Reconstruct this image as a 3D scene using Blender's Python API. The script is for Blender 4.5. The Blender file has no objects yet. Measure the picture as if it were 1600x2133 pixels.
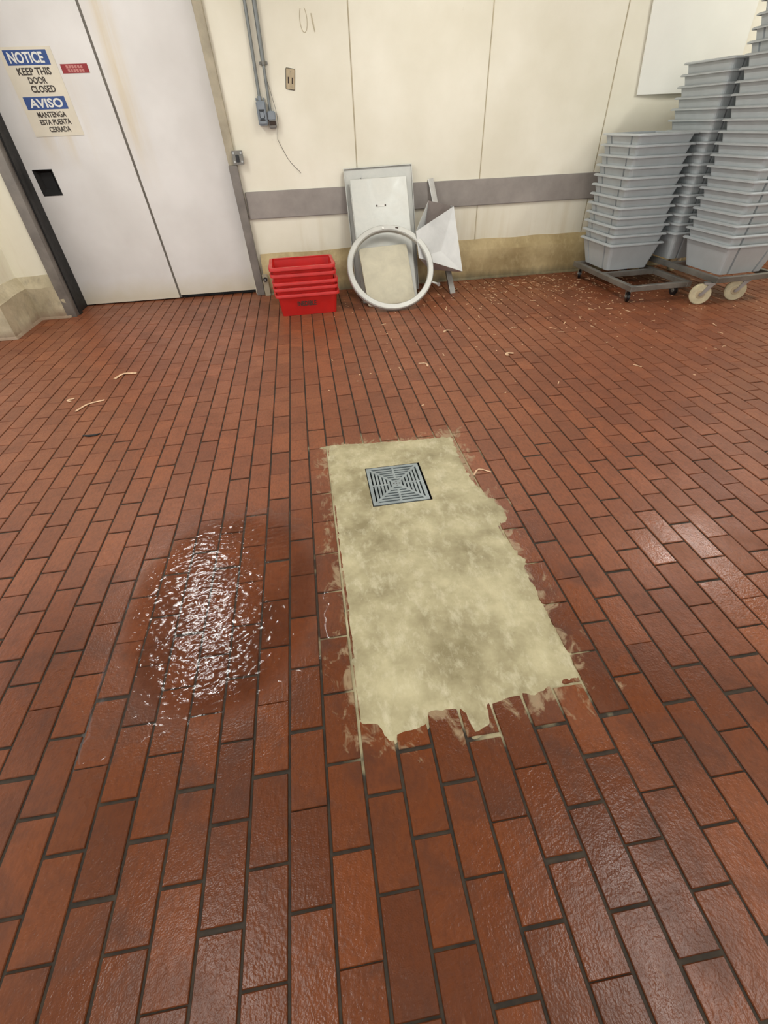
import bpy, bmesh, math, random
import numpy as np
from mathutils import Vector, Matrix, noise
random.seed(7)
D = bpy.data
SC = bpy.context.scene
COL = SC.collection
PI = math.pi

# ------------------------------------------------------------------ camera
cd = D.cameras.new('camera'); cam = D.objects.new('camera', cd); COL.objects.link(cam)
cd.sensor_fit = 'AUTO'; cd.sensor_width = 36.0; cd.lens = 16.0525; cd.clip_start = 0.02
_R = ((0.98736688, -0.15493777, -0.03318032), (0.12561223, 0.63774222, 0.75993844), (-0.09658268, -0.7545059, 0.64914762))
cam.matrix_world = Matrix(((_R[0][0], _R[1][0], _R[2][0], 0.2345), (_R[0][1], _R[1][1], _R[2][1], 0.0),
                           (_R[0][2], _R[1][2], _R[2][2], 1.405), (0, 0, 0, 1)))
SC.camera = cam

# ------------------------------------------------------------------ world, exposure
wd = D.worlds.new('world'); SC.world = wd; wd.use_nodes = True
bg = wd.node_tree.nodes['Background']; bg.inputs['Color'].default_value = (0.99, 0.99, 0.97, 1); bg.inputs['Strength'].default_value = 1.45
SC.view_settings.view_transform = 'Standard'; SC.view_settings.look = 'None'; SC.view_settings.gamma = 1.0
SC.view_settings.use_curve_mapping = False
SC.view_settings.exposure = 0.0
SC.cycles.max_bounces = 5; SC.cycles.diffuse_bounces = 3; SC.cycles.glossy_bounces = 2; SC.cycles.transmission_bounces = 2; SC.cycles.caustics_reflective = False; SC.cycles.caustics_refractive = False
SC.cycles.sample_clamp_indirect = 4.0
SC.cycles.adaptive_threshold = 0.035

CEIL = 3.2
# ceiling fluorescent fixtures: (x, y, watts); built with their housings further below
LAMPS = [(-1.5, 3.65, 40), (1.65, 3.7, 34), (4.85, 3.7, 44), (-1.0, 0.2, 14), (2.1, 0.1, 22)]

# ------------------------------------------------------------------ helpers
def lin(r, g, b):
    f = lambda c: (c / 255 / 12.92) if c / 255 <= 0.04045 else ((c / 255 + 0.055) / 1.055) ** 2.4
    return (f(r), f(g), f(b), 1.0)

class NT:
    def __init__(s, name):
        s.m = D.materials.new(name); s.m.use_nodes = True; s.t = s.m.node_tree
        s.bsdf = s.t.nodes['Principled BSDF']; s.out = s.t.nodes['Material Output']
    def n(s, typ, **kw):
        o = s.t.nodes.new(typ)
        for k, v in kw.items():
            if k in o.inputs.keys() if isinstance(k, str) else False: pass
            setattr(o, k, v)
        return o
    def l(s, a, b): s.t.links.new(a, b)
    def math(s, op, a, b=None, c=None, clamp=False):
        o = s.t.nodes.new('ShaderNodeMath'); o.operation = op; o.use_clamp = clamp
        for i, v in enumerate((a, b, c)):
            if v is None: continue
            if isinstance(v, (int, float)): o.inputs[i].default_value = v
            else: s.l(v, o.inputs[i])
        return o.outputs[0]
    def pos(s):
        return s.t.nodes.new('ShaderNodeNewGeometry').outputs['Position']
    def obj(s):
        return s.t.nodes.new('ShaderNodeTexCoord').outputs['Object']
    def sep(s, v):
        o = s.t.nodes.new('ShaderNodeSeparateXYZ'); s.l(v, o.inputs[0]); return o.outputs
    def comb(s, x, y, z):
        o = s.t.nodes.new('ShaderNodeCombineXYZ')
        for i, v in enumerate((x, y, z)):
            if isinstance(v, (int, float)): o.inputs[i].default_value = v
            else: s.l(v, o.inputs[i])
        return o.outputs[0]
    def vscale(s, v, sx, sy, sz):
        o = s.t.nodes.new('ShaderNodeVectorMath'); o.operation = 'MULTIPLY'; s.l(v, o.inputs[0]); o.inputs[1].default_value = (sx, sy, sz); return o.outputs[0]
    def noise(s, v, scale, detail=4, rough=0.55, dist=0.0):
        o = s.t.nodes.new('ShaderNodeTexNoise'); s.l(v, o.inputs['Vector'])
        o.inputs['Scale'].default_value = scale; o.inputs['Detail'].default_value = detail
        o.inputs['Roughness'].default_value = rough; o.inputs['Distortion'].default_value = dist
        return o.outputs['Fac']
    def rng(s, v, a, b, c=0.0, d=1.0, smooth=False):
        o = s.t.nodes.new('ShaderNodeMapRange'); s.l(v, o.inputs[0])
        if smooth: o.interpolation_type = 'SMOOTHSTEP'
        o.inputs[1].default_value = a; o.inputs[2].default_value = b; o.inputs[3].default_value = c; o.inputs[4].default_value = d
        return o.outputs[0]
    def mix(s, f, a, b, mode='MIX'):
        o = s.t.nodes.new('ShaderNodeMix'); o.data_type = 'RGBA'; o.blend_type = mode
        for k, v in ((0, f), (6, a), (7, b)):
            if isinstance(v, (int, float)): o.inputs[k].default_value = v
            elif isinstance(v, tuple): o.inputs[k].default_value = v
            else: s.l(v, o.inputs[k])
        return o.outputs[2]
    def bump(s, h, strength, dist, normal=None):
        o = s.t.nodes.new('ShaderNodeBump'); s.l(h, o.inputs['Height'])
        o.inputs['Strength'].default_value = strength; o.inputs['Distance'].default_value = dist
        if normal is not None: s.l(normal, o.inputs['Normal'])
        return o.outputs[0]
    def set(s, **kw):
        for k, v in kw.items():
            k = k.replace('_', ' ')
            if isinstance(v, (int, float, tuple)): s.bsdf.inputs[k].default_value = v
            else: s.l(v, s.bsdf.inputs[k])
        return s.m

def plain(name, col, rough=0.5, metal=0.0, var=0.12, scale=9, bump=0.0, bscale=60, spec=0.5):
    t = NT(name); o = t.obj()
    f = t.noise(o, scale, 5, 0.6)
    c2 = tuple(c * (1 - var * 2) for c in col[:3]) + (1,)
    c1 = tuple(min(1, c * (1 + var)) for c in col[:3]) + (1,)
    t.set(Base_Color=t.mix(t.rng(f, 0.3, 0.7), c2, c1), Metallic=metal, Specular_IOR_Level=spec,
          Roughness=t.rng(t.noise(o, scale * 2.3, 3), 0.3, 0.7, max(0.02, rough - 0.07), min(1, rough + 0.07)))
    if bump: t.set(Normal=t.bump(t.noise(o, bscale, 4), bump, 0.004))
    return t.m

class MB:
    """collects vertices and faces of one mesh"""
    def __init__(s): s.v = []; s.f = []
    def add(s, vs, fs):
        b = len(s.v); s.v += [tuple(v) for v in vs]; s.f += [tuple(i + b for i in f) for f in fs]; return s
    def box(s, x0, x1, y0, y1, z0, z1, M=None):
        vs = [Vector(p) for p in ((x0, y0, z0), (x1, y0, z0), (x1, y1, z0), (x0, y1, z0), (x0, y0, z1), (x1, y0, z1), (x1, y1, z1), (x0, y1, z1))]
        if M is not None: vs = [M @ v for v in vs]
        return s.add(vs, [(3, 2, 1, 0), (4, 5, 6, 7), (0, 1, 5, 4), (1, 2, 6, 5), (2, 3, 7, 6), (3, 0, 4, 7)])
    def loft(s, rings, cap0=True, cap1=True, closed=True):
        n = len(rings[0]); vs = [p for r in rings for p in r]; fs = []
        for k in range(len(rings) - 1):
            for i in range(n if closed else n - 1):
                j = (i + 1) % n
                fs.append((k * n + i, k * n + j, (k + 1) * n + j, (k + 1) * n + i))
        if cap0: fs.append(tuple(range(n - 1, -1, -1)))
        if cap1: fs.append(tuple((len(rings) - 1) * n + i for i in range(n)))
        return s.add(vs, fs)
    def tube(s, path, r, n=10, caps=True):
        path = [Vector(p) for p in path]; rings = []; prev = None
        rr = r if isinstance(r, (list, tuple)) else [r] * len(path)
        for i, p in enumerate(path):
            t = (path[min(i + 1, len(path) - 1)] - path[max(i - 1, 0)]).normalized()
            if prev is None:
                a = Vector((0, 0, 1)) if abs(t.z) < 0.9 else Vector((1, 0, 0))
                u = t.cross(a).normalized()
            else:
                u = (prev - t * prev.dot(t)).normalized()
            prev = u; w = t.cross(u)
            rings.append([p + (u * math.cos(2 * PI * k / n) + w * math.sin(2 * PI * k / n)) * rr[i] for k in range(n)])
        return s.loft(rings, caps, caps)
    def cyl(s, c, axis, r, h, n=20):
        c = Vector(c); a = Vector(axis).normalized() * h / 2
        return s.tube([c - a, c + a], r, n)
    def mesh(s, name, bevel=0.0, seg=2, smooth=False):
        me = D.meshes.new(name); me.from_pydata(s.v, [], s.f); 
        if bevel:
            bm = bmesh.new(); bm.from_mesh(me)
            es = [e for e in bm.edges if len(e.link_faces) == 2 and e.calc_face_angle(0) > 0.5]
            bmesh.ops.bevel(bm, geom=es, offset=bevel, segments=seg, affect='EDGES', clamp_overlap=True)
            bm.to_mesh(me); bm.free()
        if smooth:
            me.polygons.foreach_set('use_smooth', [True] * len(me.polygons))
            try: me.set_sharp_from_angle(angle=math.radians(38))
            except Exception: pass
        me.update(); return me
    def build(s, name, mat, parent=None, loc=(0, 0, 0), bevel=0.0, seg=2, smooth=False):
        return link(name, s.mesh(name, bevel, seg, smooth), mat, parent, loc)

def link(name, me, mat=None, parent=None, loc=(0, 0, 0)):
    o = D.objects.new(name, me); COL.objects.link(o); o.location = loc
    if mat is not None and not me.materials: me.materials.append(mat)
    if parent is not None: o.parent = parent
    return o
def empty(name, loc=(0, 0, 0), rz=0.0):
    o = D.objects.new(name, None); COL.objects.link(o); o.location = loc; o.rotation_euler.z = rz; o.empty_display_size = 0.1; return o
def tag(o, label, cat, group=None):
    o['label'] = label; o['category'] = cat
    if group: o['group'] = group
    return o
def struct(o, label=None):
    o['kind'] = 'structure'
    if label: o['label'] = label
    return o
def copy_tree(o, parent=None):
    c = o.copy(); COL.objects.link(c); c.parent = parent
    for ch in list(o.children): copy_tree(ch, c)
    return c
def text_mesh(s, x0, x1, z0, z1, shear=0.0, thick=0.0012, bold=0.0, flip=False):
    """lettering lying in the xz plane, facing -y, fitted in a rectangle"""
    cu = D.curves.new('lettering', 'FONT'); cu.body = s; cu.extrude = 0.01; cu.offset = bold; cu.resolution_u = 3
    ob = D.objects.new('tmp', cu); COL.objects.link(ob)
    dg = bpy.context.evaluated_depsgraph_get(); me = D.meshes.new_from_object(ob.evaluated_get(dg))
    D.objects.remove(ob); 
    n = len(me.vertices); a = np.zeros(n * 3); me.vertices.foreach_get('co', a); a = a.reshape(-1, 3)
    lo, hi = a.min(0), a.max(0)
    u = (a[:, 0] - lo[0]) / (hi[0] - lo[0]); v = (a[:, 1] - lo[1]) / (hi[1] - lo[1])
    w = (a[:, 2] - lo[2]) / (hi[2] - lo[2])
    b = np.stack([x0 + u * (x1 - x0) - shear * (z0 + v * (z1 - z0)), -w * thick, z0 + v * (z1 - z0)], 1)
    me.vertices.foreach_set('co', b.ravel()); me.update(); me.materials.clear()
    return me

# ------------------------------------------------------------------ materials
W, L = 0.105, 0.21315          # brick pitch across / along
PH0, PH1 = 0.125, 0.605        # running-bond phases of even / odd columns
PCX, PCY, PHX, PHY = 0.578, 1.44, 0.365, 0.80   # concrete patch centre and half size

def patch_dist(t, x, y):
    dx = t.math('MAXIMUM', t.math('SUBTRACT', t.math('ABSOLUTE', t.math('SUBTRACT', x, PCX)), PHX), 0.0)
    dy = t.math('MAXIMUM', t.math('SUBTRACT', t.math('ABSOLUTE', t.math('SUBTRACT', y, PCY)), PHY), 0.0)
    return t.math('SQRT', t.math('ADD', t.math('MULTIPLY', dx, dx), t.math('MULTIPLY', dy, dy)))

CEMENT = lin(176, 166, 128)
def mat_brick():
    t = NT('quarry_brick'); p = t.pos(); x, y, z = t.sep(p)
    cx = t.math('FLOOR', t.math('DIVIDE', x, W)); par = t.math('FLOORED_MODULO', cx, 2.0)
    cy = t.math('FLOOR', t.math('SUBTRACT', t.math('DIVIDE', y, L), t.math('MULTIPLY_ADD', par, PH1 - PH0, PH0)))
    wn = t.n('ShaderNodeTexWhiteNoise'); wn.noise_dimensions = '2D'; t.l(t.comb(cx, cy, 0.0), wn.inputs['Vector'])
    rnd = wn.outputs['Value']
    base = t.mix(rnd, lin(122, 68, 42), lin(146, 84, 52))
    blot = t.noise(p, 6.0, 4, 0.62, 0.6)
    base = t.mix(t.rng(blot, 0.35, 0.7, 0.0, 0.6), base, lin(106, 63, 43))
    big = t.noise(p, 1.3, 2, 0.5)
    base = t.mix(t.rng(big, 0.4, 0.65, 0.0, 0.35), base, lin(144, 90, 60))
    # wet, saturated brick near drain and foreground; foreground darkening also paints the photographer's shadow
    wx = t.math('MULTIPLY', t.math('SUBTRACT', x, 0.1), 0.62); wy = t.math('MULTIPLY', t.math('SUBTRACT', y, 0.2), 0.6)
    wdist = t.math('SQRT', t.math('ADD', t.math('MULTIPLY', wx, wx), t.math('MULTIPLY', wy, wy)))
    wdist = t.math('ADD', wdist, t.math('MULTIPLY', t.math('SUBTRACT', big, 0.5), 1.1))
    wet_shade = t.rng(wdist, 0.4, 1.15, 1.0, 0.0, True)
    base = t.mix(t.math('MULTIPLY', wet_shade, 0.8), base, t.mix(rnd, lin(78, 39, 17), lin(106, 54, 22)))
    base = t.mix(t.math('MULTIPLY', t.rng(blot, 0.5, 0.7), t.math('MULTIPLY', wet_shade, 0.6)), base, lin(66, 35, 19))
    # streaky grain along the brick
    grain = t.noise(t.vscale(p, 1.0, 0.4, 1.0), 95, 2, 0.6)
    base = t.mix(t.rng(grain, 0.40, 0.72, 0.0, 0.34), base, lin(70, 38, 25))
    # cement smears left by the repair
    pdx = patch_dist(t, x, y); sc = t.noise(t.vscale(p, 1.4, 0.9, 1.0), 11.0, 4, 0.68, 0.8)
    sm = t.math('ADD', sc, t.rng(pdx, 0.0, 0.2, 0.10, -0.2))
    base = t.mix(t.rng(sm, 0.56, 0.68, 0.0, 0.62), base, lin(168, 150, 118))
    base = t.mix(t.rng(sc, 0.68, 0.8, 0.0, 0.3), base, lin(176, 136, 108))
    # a second, thin wet area to the right
    vx = t.math('SUBTRACT', x, 1.66); vy = t.math('MULTIPLY', t.math('SUBTRACT', y, 1.05), 0.8)
    wet2 = t.rng(t.math('SQRT', t.math('ADD', t.math('MULTIPLY', vx, vx), t.math('MULTIPLY', vy, vy))), 0.1, 0.42, 1.0, 0.0, True)
    wet2 = t.math('MULTIPLY', wet2, t.rng(rnd, 0.2, 0.7))
    h = t.math('ADD', t.math('MULTIPLY', t.noise(p, 130, 2, 0.6), 0.6), t.noise(p, 32, 3, 0.6))
    rough = t.math('SUBTRACT', t.rng(blot, 0.3, 0.7, 0.36, 0.52), t.math('MULTIPLY', t.math('MAXIMUM', t.math('MULTIPLY', wet_shade, 0.7), wet2), 0.24))
    # bricks lying under the standing water lose their own surface gloss
    ux = t.math('DIVIDE', t.math('SUBTRACT', x, -0.25), 0.37); uy = t.math('DIVIDE', t.math('SUBTRACT', y, 1.24), 0.5)
    sub = t.rng(t.math('SQRT', t.math('ADD', t.math('MULTIPLY', ux, ux), t.math('MULTIPLY', uy, uy))), 0.85, 1.1, 1.0, 0.0, True)
    rough = t.math('ADD', rough, t.math('MULTIPLY', sub, 0.35))
    t.set(Base_Color=base, Roughness=rough, Specular_IOR_Level=t.rng(sub, 0.0, 1.0, 0.38, 0.06), Normal=t.bump(h, 0.75, 0.0022))
    return t.m
def mat_grout():
    t = NT('grout'); p = t.pos(); x, y, z = t.sep(p)
    d = patch_dist(t, x, y); f = t.math('ADD', t.noise(p, 6, 4, 0.6), t.rng(d, 0.0, 0.20, 0.18, -0.30))
    c = t.mix(t.rng(t.noise(p, 20, 4), 0.3, 0.7), lin(34, 28, 20), lin(62, 52, 38))
    t.set(Base_Color=t.mix(t.rng(f, 0.48, 0.62), c, lin(168, 158, 124)), Roughness=0.75)
    return t.m
def mat_concrete(name, a, b, c, scale=4.0, zdark=None, bumpd=0.004):
    t = NT(name); p = t.pos()
    n1 = t.noise(p, scale, 5, 0.66, 0.1); n2 = t.noise(t.vscale(p, 1.0, 0.55, 0.6), scale * 4.5, 5, 0.74, 0.15)
    base = t.mix(t.rng(n1, 0.33, 0.66), a, b); base = t.mix(t.rng(n2, 0.5, 0.75, 0.0, 0.65), base, c)
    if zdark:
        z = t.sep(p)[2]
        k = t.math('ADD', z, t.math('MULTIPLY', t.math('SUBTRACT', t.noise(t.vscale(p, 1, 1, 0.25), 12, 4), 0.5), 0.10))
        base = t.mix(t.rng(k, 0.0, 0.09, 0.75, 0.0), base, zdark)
    h = t.noise(t.vscale(p, 1.0, 0.6, 1.0), 55, 4, 0.7)
    t.set(Base_Color=base, Roughness=t.rng(n2, 0.3, 0.7, 0.5, 0.75), Normal=t.bump(h, 0.5, bumpd))
    return t.m
def mat_wall():
    t = NT('cream_wall_paint'); p = t.pos(); x, y, z = t.sep(p)
    base = t.mix(t.rng(t.noise(p, 1.6, 4, 0.55), 0.35, 0.7), lin(230, 225, 204), lin(242, 238, 220))
    drip = t.noise(t.vscale(p, 9, 9, 0.7), 1.0, 4, 0.6)
    low = t.rng(z, 0.35, 1.1, 0.35, 0.0)
    base = t.mix(t.math('MULTIPLY', t.rng(drip, 0.5, 0.75), low), base, lin(196, 176, 128))
    spot = t.noise(p, 14, 5, 0.7, 0.4)
    base = t.mix(t.rng(spot, 0.68, 0.8, 0.0, 0.3), base, lin(176, 160, 130))
    t.set(Base_Color=base, Roughness=0.42, Normal=t.bump(t.noise(p, 5, 3), 0.15, 0.02))
    return t.m
def mat_door():
    t = NT('white_door_skin'); p = t.pos(); x, y, z = t.sep(p)
    base = t.mix(t.rng(t.noise(p, 1.4, 4), 0.35, 0.7), lin(214, 211, 206), lin(230, 228, 224))
    streak = t.noise(t.vscale(p, 7, 1, 0.5), 1.3, 5, 0.6)
    # rust run-off beside the seam and below the sign
    a = t.rng(t.math('ABSOLUTE', t.math('SUBTRACT', x, -1.16)), 0.0, 0.14, 1.0, 0.0)
    b = t.rng(t.math('ABSOLUTE', t.math('SUBTRACT', x, -1.78)), 0.05, 0.33, 1.0, 0.0)
    bz = t.math('MULTIPLY', t.rng(z, 1.15, 1.45), t.rng(z, 1.75, 2.0, 1.0, 0.0))
    st = t.math('MAXIMUM', t.math('MULTIPLY', a, t.rng(z, 0.9, 1.5)), t.math('MULTIPLY', b, bz))
    base = t.mix(t.math('MULTIPLY', t.rng(streak, 0.40, 0.68), t.math('MULTIPLY', st, 0.55)), base, lin(206, 184, 132))
    foot = t.math('ADD', z, t.math('MULTIPLY', t.math('SUBTRACT', t.noise(p, 6, 4), 0.5), 0.12))
    base = t.mix(t.rng(foot, 0.05, 0.24, 0.6, 0.0), base, lin(198, 186, 152))
    t.set(Base_Color=base, Roughness=0.38, Normal=t.bump(t.noise(p, 2.2, 2), 0.2, 0.03))
    return t.m
def mat_steel(name, a, b, rough=0.34, metal=0.75, scale=5):
    t = NT(name); o = t.obj()
    n = t.noise(o, scale, 5, 0.6, 0.4); s = t.noise(t.vscale(o, 1, 1, 14), 26, 3)
    base = t.mix(t.rng(n, 0.3, 0.7), a, b)
    t.set(Base_Color=base, Metallic=metal, Roughness=t.rng(t.math('ADD', t.math('MULTIPLY', s, 0.3), n), 0.35, 0.95, rough - 0.1, rough + 0.14),
          Normal=t.bump(t.noise(o, 3.0, 2), 0.25, 0.02))
    return t.m
def mat_water():
    t = NT('water_film'); t.t.nodes.remove(t.bsdf); p = t.pos()
    h = t.noise(t.vscale(p, 1.0, 1.9, 1.0), 40, 2, 0.6, 0.8)
    nrm = t.bump(h, 1.0, 0.0012)
    dt = t.n('ShaderNodeVectorMath'); dt.operation = 'DOT_PRODUCT'; t.l(nrm, dt.inputs[0]); t.l(t.n('ShaderNodeNewGeometry').outputs['Incoming'], dt.inputs[1])
    om = t.math('SUBTRACT', 1.0, t.math('ABSOLUTE', dt.outputs['Value']), clamp=True)
    fres = t.math('MULTIPLY_ADD', t.math('POWER', om, 5.0), 0.96, 0.036)     # Schlick reflectance of water
    gl = t.n('ShaderNodeBsdfGlossy'); gl.inputs['Roughness'].default_value = 0.10; t.l(nrm, gl.inputs['Normal'])
    tr = t.n('ShaderNodeBsdfTransparent'); tr.inputs['Color'].default_value = (0.97, 0.95, 0.94, 1)
    mx = t.n('ShaderNodeMixShader'); t.l(fres, mx.inputs[0]); t.l(tr.outputs[0], mx.inputs[1]); t.l(gl.outputs[0], mx.inputs[2])
    t.l(mx.outputs[0], t.out.inputs['Surface']); return t.m
def mat_emit(name, col, s):
    t = NT(name); t.set(Base_Color=col, Emission_Color=col, Emission_Strength=s); t.m.cycles.emission_sampling = 'NONE'; return t.m

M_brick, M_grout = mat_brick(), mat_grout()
M_patch = mat_concrete('repair_concrete', lin(134, 124, 90), lin(190, 181, 144), lin(214, 207, 178), 4.2)
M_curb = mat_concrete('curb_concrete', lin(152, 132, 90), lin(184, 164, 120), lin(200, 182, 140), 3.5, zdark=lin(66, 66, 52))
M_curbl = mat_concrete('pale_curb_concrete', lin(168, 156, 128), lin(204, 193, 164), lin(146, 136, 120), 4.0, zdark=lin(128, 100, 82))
M_wall, M_door = mat_wall(), mat_door()
M_joint = plain('panel_joint_caulk', lin(188, 176, 146), 0.6)
M_bumper = plain('grey_bumper_plastic', lin(154, 147, 140), 0.5, var=0.1, scale=5)
M_jamb = mat_steel('jamb_steel', lin(112, 106, 100), lin(140, 134, 126), 0.4, 0.4)
M_jambw = plain('painted_frame', lin(176, 166, 142), 0.45, var=0.14, scale=6)
M_black = plain('black_rubber', lin(22, 21, 20), 0.6)
M_seam = plain('seam_gasket', lin(112, 106, 96), 0.6)
M_steel = mat_steel('stainless_sheet', lin(176, 178, 172), lin(200, 200, 192), 0.5, 0.45)
M_dull = mat_steel('dull_aluminium', lin(180, 174, 152), lin(206, 200, 176), 0.6, 0.15, 7)
M_ring = mat_steel('ring_steel', lin(172, 172, 166), lin(198, 198, 190), 0.48, 0.4)
M_hood = mat_steel('hood_steel', lin(196, 198, 196), lin(218, 219, 216), 0.5, 0.35)
M_hoodin = mat_steel('dark_inner_steel', lin(96, 86, 80), lin(128, 118, 112), 0.5, 0.4)  # darker tone than the outer hood steel, for the inside
M_strut = mat_steel('strut_steel', lin(130, 128, 122), lin(160, 158, 152), 0.38, 0.7)
M_tote = plain('grey_tote_plastic', lin(184, 190, 191), 0.42, var=0.05, scale=4)
M_red = plain('red_crate_plastic', lin(196, 34, 30), 0.36, var=0.08, scale=6)
M_dolly = mat_steel('dolly_steel', lin(112, 110, 104), lin(146, 143, 135), 0.42, 0.55)
M_caster = plain('caster_black', lin(28, 27, 27), 0.35)
M_cream = plain('cream_wheel', lin(204, 194, 160), 0.45, var=0.1, scale=20)
M_chrome = mat_steel('zinc_fork', lin(150, 150, 146), lin(186, 186, 182), 0.3, 0.8)
M_conduit = plain('grey_conduit', lin(128, 132, 130), 0.38, 0.35, var=0.08, scale=8)
M_elbox = plain('grey_box', lin(132, 140, 146), 0.4, 0.2, var=0.06)
M_elbox2 = plain('brown_grey_box', lin(120, 116, 110), 0.5, 0.1, var=0.12)
M_tan = plain('tan_plate', lin(186, 170, 138), 0.5, var=0.1, scale=20)
M_dark = plain('dark_slot', lin(52, 36, 22), 0.6)
M_board = plain('white_board_plastic', lin(238, 238, 228), 0.35, var=0.02, scale=2)
M_blue = plain('sign_blue', lin(42, 74, 136), 0.4, var=0.1, scale=14)
M_white = plain('sign_white', lin(228, 228, 220), 0.4, var=0.03)
M_signbg = plain('sign_paper', lin(220, 212, 192), 0.45, var=0.04, scale=5)
M_ink = plain('sign_ink', lin(62, 52, 42), 0.5)
M_redst = plain('red_sticker', lin(150, 26, 30), 0.4)
M_pink = plain('faded_lettering', lin(196, 128, 120), 0.5)
M_grate = mat_steel('grate_grey', lin(132, 142, 144), lin(158, 168, 168), 0.38, 0.35, 14)
M_straw = plain('straw', lin(214, 178, 142), 0.6, var=0.15, scale=30)
M_pencil = plain('pencil_mark', lin(204, 194, 168), 0.6)
M_ceil = plain('ceiling_white', lin(214, 210, 200), 0.6, var=0.03)
M_tube = mat_emit('lamp_diffuser', (1.0, 0.95, 0.86, 1), 6.0)
M_water = mat_water()

# ------------------------------------------------------------------ floor: grout bed, bricks
XR, YR = (-4.2, 6.4), (-1.6, 5.76)
GX0, GX1, GY0, GY1 = 0.398, 0.690, 1.678, 1.998     # drain opening
def frame_quads(x0, x1, y0, y1, hx0, hx1, hy0, hy1, z):
    m = MB()
    xs, ys = [x0, hx0, hx1, x1], [y0, hy0, hy1, y1]
    vs = [(a, b, z) for b in ys for a in xs]; fs = []
    for j in range(3):
        for i in range(3):
            if i == 1 and j == 1: continue
            k = j * 4 + i; fs.append((k, k + 1, k + 5, k + 4))
    return m.add(vs, fs)
floor = struct(frame_quads(XR[0], XR[1], YR[0], YR[1], GX0, GX1, GY0, GY1, -0.006).build('floor', M_grout), 'red brick tile floor with dark grout joints')

PATCH = [(0.215, 2.237), (0.172, 2.267), (0.264, 2.278), (0.429, 2.254), (0.679, 2.238), (0.933, 2.227), (0.924, 2.043), (0.918, 1.904), (0.926, 1.785), (0.941, 1.701), (0.985, 1.615), (1.001, 1.539), (0.99, 1.472), (0.935, 1.423), (0.943, 1.312), (0.961, 1.259), (0.977, 1.216), (0.945, 1.176), (0.948, 1.099), (0.947, 0.984), (0.945, 0.855), (0.942, 0.74), (0.941, 0.683), (0.843, 0.67), (0.769, 0.648), (0.729, 0.665), (0.622, 0.646), (0.61, 0.584), (0.551, 0.567), (0.544, 0.634), (0.515, 0.656), (0.434, 0.659), (0.414, 0.615), (0.348, 0.605), (0.326, 0.601), (0.297, 0.591), (0.271, 0.649), (0.22, 0.658)]
PUDDLE = [(-0.312, 0.763), (-0.204, 0.787), (-0.092, 0.83), (0.014, 0.864), (0.105, 0.87), (0.135, 0.98), (0.135, 1.205), (0.12, 1.425), (0.08, 1.622), (-0.101, 1.764), (-0.306, 1.768), (-0.465, 1.645), (-0.616, 1.478), (-0.641, 1.206), (-0.636, 0.983), (-0.622, 0.812), (-0.612, 0.674), (-0.521, 0.686), (-0.412, 0.724)]
def sdf(poly, X, Y):
    """signed distance to a polygon, positive inside"""
    d = np.full(X.shape, 1e9); ins = np.zeros(X.shape, bool); n = len(poly)
    for i in range(n):
        ax, ay = poly[i]; bx, by = poly[(i + 1) % n]
        ex, ey = bx - ax, by - ay
        t = np.clip(((X - ax) * ex + (Y - ay) * ey) / (ex * ex + ey * ey), 0, 1)
        d = np.minimum(d, np.hypot(X - ax - t * ex, Y - ay - t * ey))
        c = (ay > Y) != (by > Y)
        with np.errstate(divide='ignore', invalid='ignore'):
            ins ^= c & (X < (bx - ax) * (Y - ay) / (by - ay if by != ay else 1e-9) + ax)
    return np.where(ins, d, -d)
def heightfield(poly, step, margin, zfun, cut=None):
    P = np.array(poly); x0, y0 = P.min(0) - margin; x1, y1 = P.max(0) + margin
    xs = np.arange(x0, x1, step); ys = np.arange(y0, y1, step); X, Y = np.meshgrid(xs, ys)
    if cut:      # snap grid lines to the rim of the drain opening
        for k, v in ((0, cut[0]), (0, cut[1])): xs[np.abs(xs - v).argmin()] = v
        for v in cut[2:]: ys[np.abs(ys - v).argmin()] = v
        X, Y = np.meshgrid(xs, ys)
    S = sdf(poly, X, Y); Z = zfun(X, Y, S); nx = len(xs)
    keep = S > -margin * 0.95; m = MB(); idx = {}
    fs = []
    for j in range(len(ys) - 1):
        for i in range(nx - 1):
            if not (keep[j, i] and keep[j + 1, i] and keep[j, i + 1] and keep[j + 1, i + 1]): continue
            if cut:
                cx, cy = (xs[i] + xs[i + 1]) / 2, (ys[j] + ys[j + 1]) / 2
                if cut[0] < cx < cut[1] and cut[2] < cy < cut[3]: continue
            q = []
            for jj, ii in ((j, i), (j, i + 1), (j + 1, i + 1), (j + 1, i)):
                if (jj, ii) not in idx: idx[(jj, ii)] = len(m.v); m.v.append((float(xs[ii]), float(ys[jj]), float(Z[jj, ii])))
                q.append(idx[(jj, ii)])
            m.f.append(tuple(q))
    return m
def vnoise(X, Y, s, seed=0.0):
    o = np.empty(X.size)
    for k, (a, b) in enumerate(zip(X.ravel(), Y.ravel())): o[k] = noise.noise((a * s, b * s, seed))
    return o.reshape(X.shape)

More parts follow.
